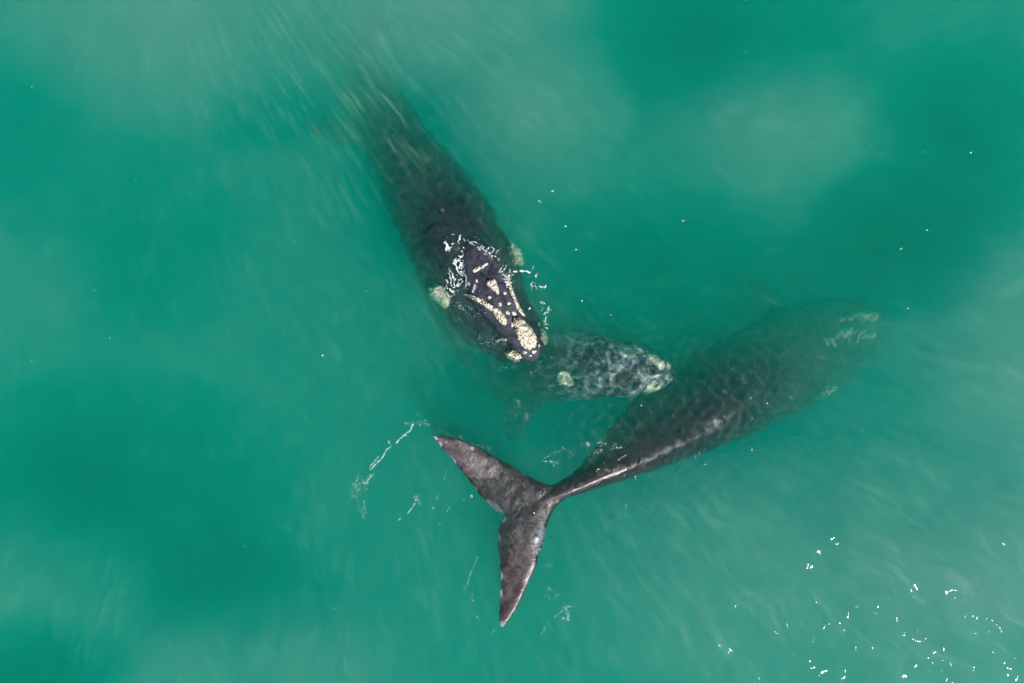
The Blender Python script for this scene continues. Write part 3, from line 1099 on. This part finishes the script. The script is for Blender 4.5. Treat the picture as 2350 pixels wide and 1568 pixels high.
f = along(T4([(860, 210, .6), (830, 280, .8), (770, 320, 1), (680, 410, .6)]), 170, 1, .01, .03, 2.5, False)
f += along(T4([(640, 435, .5), (580, 480, .8), (540, 560, .6), (470, 630, .8), (410, 690, .8)]), 170, 1, .01, .028, 2.5, False)
f += along(T4([(500, 550, .6), (450, 610, .5), (400, 665, .5)]), 60, 1, .01, .025, 2.5, False)
f += along(T4([(440, 740, 2), (380, 790, 2.5), (350, 860, 3)]), 70, 1, .01, .03, 2.5, False)
f += along(T4([(300, 770, 6), (250, 880, 7), (230, 960, 5), (330, 930, 5)]), 90, 1, .01, .035, 2, False)
f += along(T4([(280, 990, 2), (290, 1100, 2), (350, 1190, 4), (350, 1020, 3)]), 45, 1, .01, .026, 2, False)
f += along(T4([(600, 380, 1.5), (610, 420, 1.5)]), 25, 1, .01, .025, 2, False)
f += along(T4([(760, 190, 4), (850, 210, 4), (950, 190, 3), (1040, 220, 3)]), 60, 1, .01, .03, 2, False)
f += along(T4([(870, 100, 1), (1180, 170, 6), (1060, 270, 3)]), 30, 1, .008, .02, 1.5, False)
blobs('foam', f, 'thin curved trail of foam left by the sweep of the flukes')
f = along(T4([(905, 950, 3), (890, 1000, 3), (930, 1040, 3)]), 45, 1, .01, .03, 2, False)
f += along(T4([(880, 1040, .8), (850, 1090, .8), (795, 1155, .6)]), 60, 1, .01, .026, 2.4, False)
f += along(T4([(735, 1195, .5), (705, 1220, .5)]), 10, 1, .015, .03, 2, False)
f += along(T4([(1130, 945, .5), (1105, 1005, .4)]), 12, 1, .012, .026, 2, False)
f += along(T4([(1080, 1075, .4), (1060, 1110, .4)]), 9, 1, .012, .026, 2, False)
f += along(T4([(1250, 1080, .4), (1215, 1135, .4)]), 12, 1, .012, .026, 2, False)
f += along(T4([(1210, 690, .6), (1170, 860, .8)]), 14, 1, .008, .018, 2, False)
f += along(T4([(1475, 940, 1), (1475, 985, 1)]), 12, 1, .012, .03, 2, False)
f += along(T4([(1145, 1250, .6), (1140, 1265, .6)]), 6, 1, .012, .026, 2, False)
blobs('foam', f, 'short streaks of foam on open water left of the flukes')
f = along([(*f5(x, y), s) for x, y, s in [(180, 190, 2), (350, 205, 3), (520, 255, 4), (640, 330, 4), (830, 345, 3), (860, 430, 4)]], 150, 1, .007, .02, 1.6, False)
f += along([(*f5(x, y), s) for x, y, s in [(450, 270, 3), (560, 310, 3), (620, 370, 3)]], 110, 1, .007, .018, 1.6, False)
f += along([(*f5(x, y), s) for x, y, s in [(560, 640, .6), (600, 595, .6), (650, 550, .6)]], 20, 1, .008, .02, 2, False)
blobs('spray', f, 'beads of spray along the leading edge of the upper fluke', 'spray')


def f8(x, y):
    return src(1250 + x * .17219, 950 + y * .1722)


f = along([(*f8(x, y), s) for x, y, s in [(150, 770, 2), (230, 790, 2), (350, 790, 2), (290, 840, 1)]], 45, 1, .012, .032, 2, False)  # white blobs modelled where ripples glint in the sun
f += along([(*f8(x, y), s) for x, y, s in [(200, 720, 3), (430, 605, 2), (560, 680, 4), (590, 700, 2)]], 34, 1, .01, .03, 2, False)
f += along([(*f8(x, y), s) for x, y, s in [(740, 540, 2), (790, 540, 2), (760, 600, 2)]], 34, 1, .012, .03, 2, False)
f += along([(*f8(x, y), s) for x, y, s in [(820, 700, 2), (870, 650, 2.5), (960, 650, 2.5), (920, 530, 3), (990, 520, 3), (1020, 570, 2)]], 90, 1, .01, .03, 2, False)
f += along([(*f8(x, y), s) for x, y, s in [(1080, 600, 2), (1160, 610, 2), (1250, 595, 1.5), (1100, 550, 3), (1160, 540, 2)]], 50, 1, .01, .03, 2, False)
f += along([(*f8(x, y), s) for x, y, s in [(1290, 690, .6), (1230, 730, .8), (1180, 770, .8)]], 40, 1, .01, .025, 2, False)
f += along([(*f8(x, y), s) for x, y, s in [(1000, 890, 2), (1080, 930, 3), (1180, 860, 2)]], 70, 1, .008, .024, 2, False)
f += along([(*f8(x, y), s) for x, y, s in [(90, 1260, 2), (130, 1200, 2), (180, 1150, 1)]], 40, 1, .008, .024, 2, False)
blobs('foam', f, 'small white flecks standing in for sun glints over the narrow tail stock')
f = along([(*f6(x, y), s) for x, y, s in [(190, 690, .8), (150, 790, 1.2), (110, 870, 1.2), (80, 1000, 1.5), (50, 1020, .6)]], 80, 1, .008, .022, 2, False)
f += along([(*f6(x, y), s) for x, y, s in [(140, 1060, 1), (125, 1110, 1), (145, 1150, 1)]], 20, 1, .008, .02, 2, False)
f += along([(*f6(x, y), s) for x, y, s in [(180, 1290, 1.5), (205, 1350, 1.5)]], 16, 1, .008, .022, 2, False)
f += along([(*f6(x, y), s) for x, y, s in [(390, 1420, .8), (355, 1440, .6), (345, 1480, .5)]], 20, 1, .008, .02, 2, False)
blobs('foam', f, 'thin broken lines of foam left of the lower fluke')
f = along([(*f6(x, y), s) for x, y, s in [(1150, 1200, 1.5), (1080, 1200, 3), (1110, 1260, 3), (1120, 1330, 2), (1050, 1325, 2)]], 110, 1, .01, .028, 2, False)
f += along([(*f6(x, y), s) for x, y, s in [(1060, 1240, .8), (960, 1320, .6)]], 30, 1, .008, .022, 2, False)
f += along([(*f6(x, y), s) for x, y, s in [(935, 1360, 1), (890, 1400, 1), (820, 1500, 1), (805, 1525, .6)]], 34, 1, .008, .02, 2, False)
f += along([(*f6(x, y), s) for x, y, s in [(880, 1070, 1.5), (940, 1135, 2), (1020, 1090, 2), (950, 1040, 2), (900, 990, 2)]], 46, 1, .007, .02, 2, False)
f += along([(*f6(x, y), s) for x, y, s in [(820, 800, 2), (890, 770, 2), (950, 770, 1.5), (880, 820, 1.5)]], 22, 1, .007, .018, 2, False)
blobs('foam', f, 'small burst of foam in open water right of the lower fluke tip')
f = []
for _ in range(60):
    f.append((rs.uniform(0, 2350), rs.uniform(0, 1568), rs.uniform(.007, .014), rs.uniform(1, 1.8), rs.uniform(0, 6)))
for x, y in ((1269, 438), (1298, 520), (1238, 463), (1323, 573), (1335, 690), (1471, 931), (741, 815), (1567, 507), (2225, 352), (1402, 724), (2083, 708), (2067, 572), (2126, 528)):
    f += [(x + rs.normal(0, 1), y + rs.normal(0, 1), .018, 1.3, rs.uniform(0, 3)) for _ in range(3)]
blobs('foam', f, 'tiny white foam specks dotted far apart over the open sea')
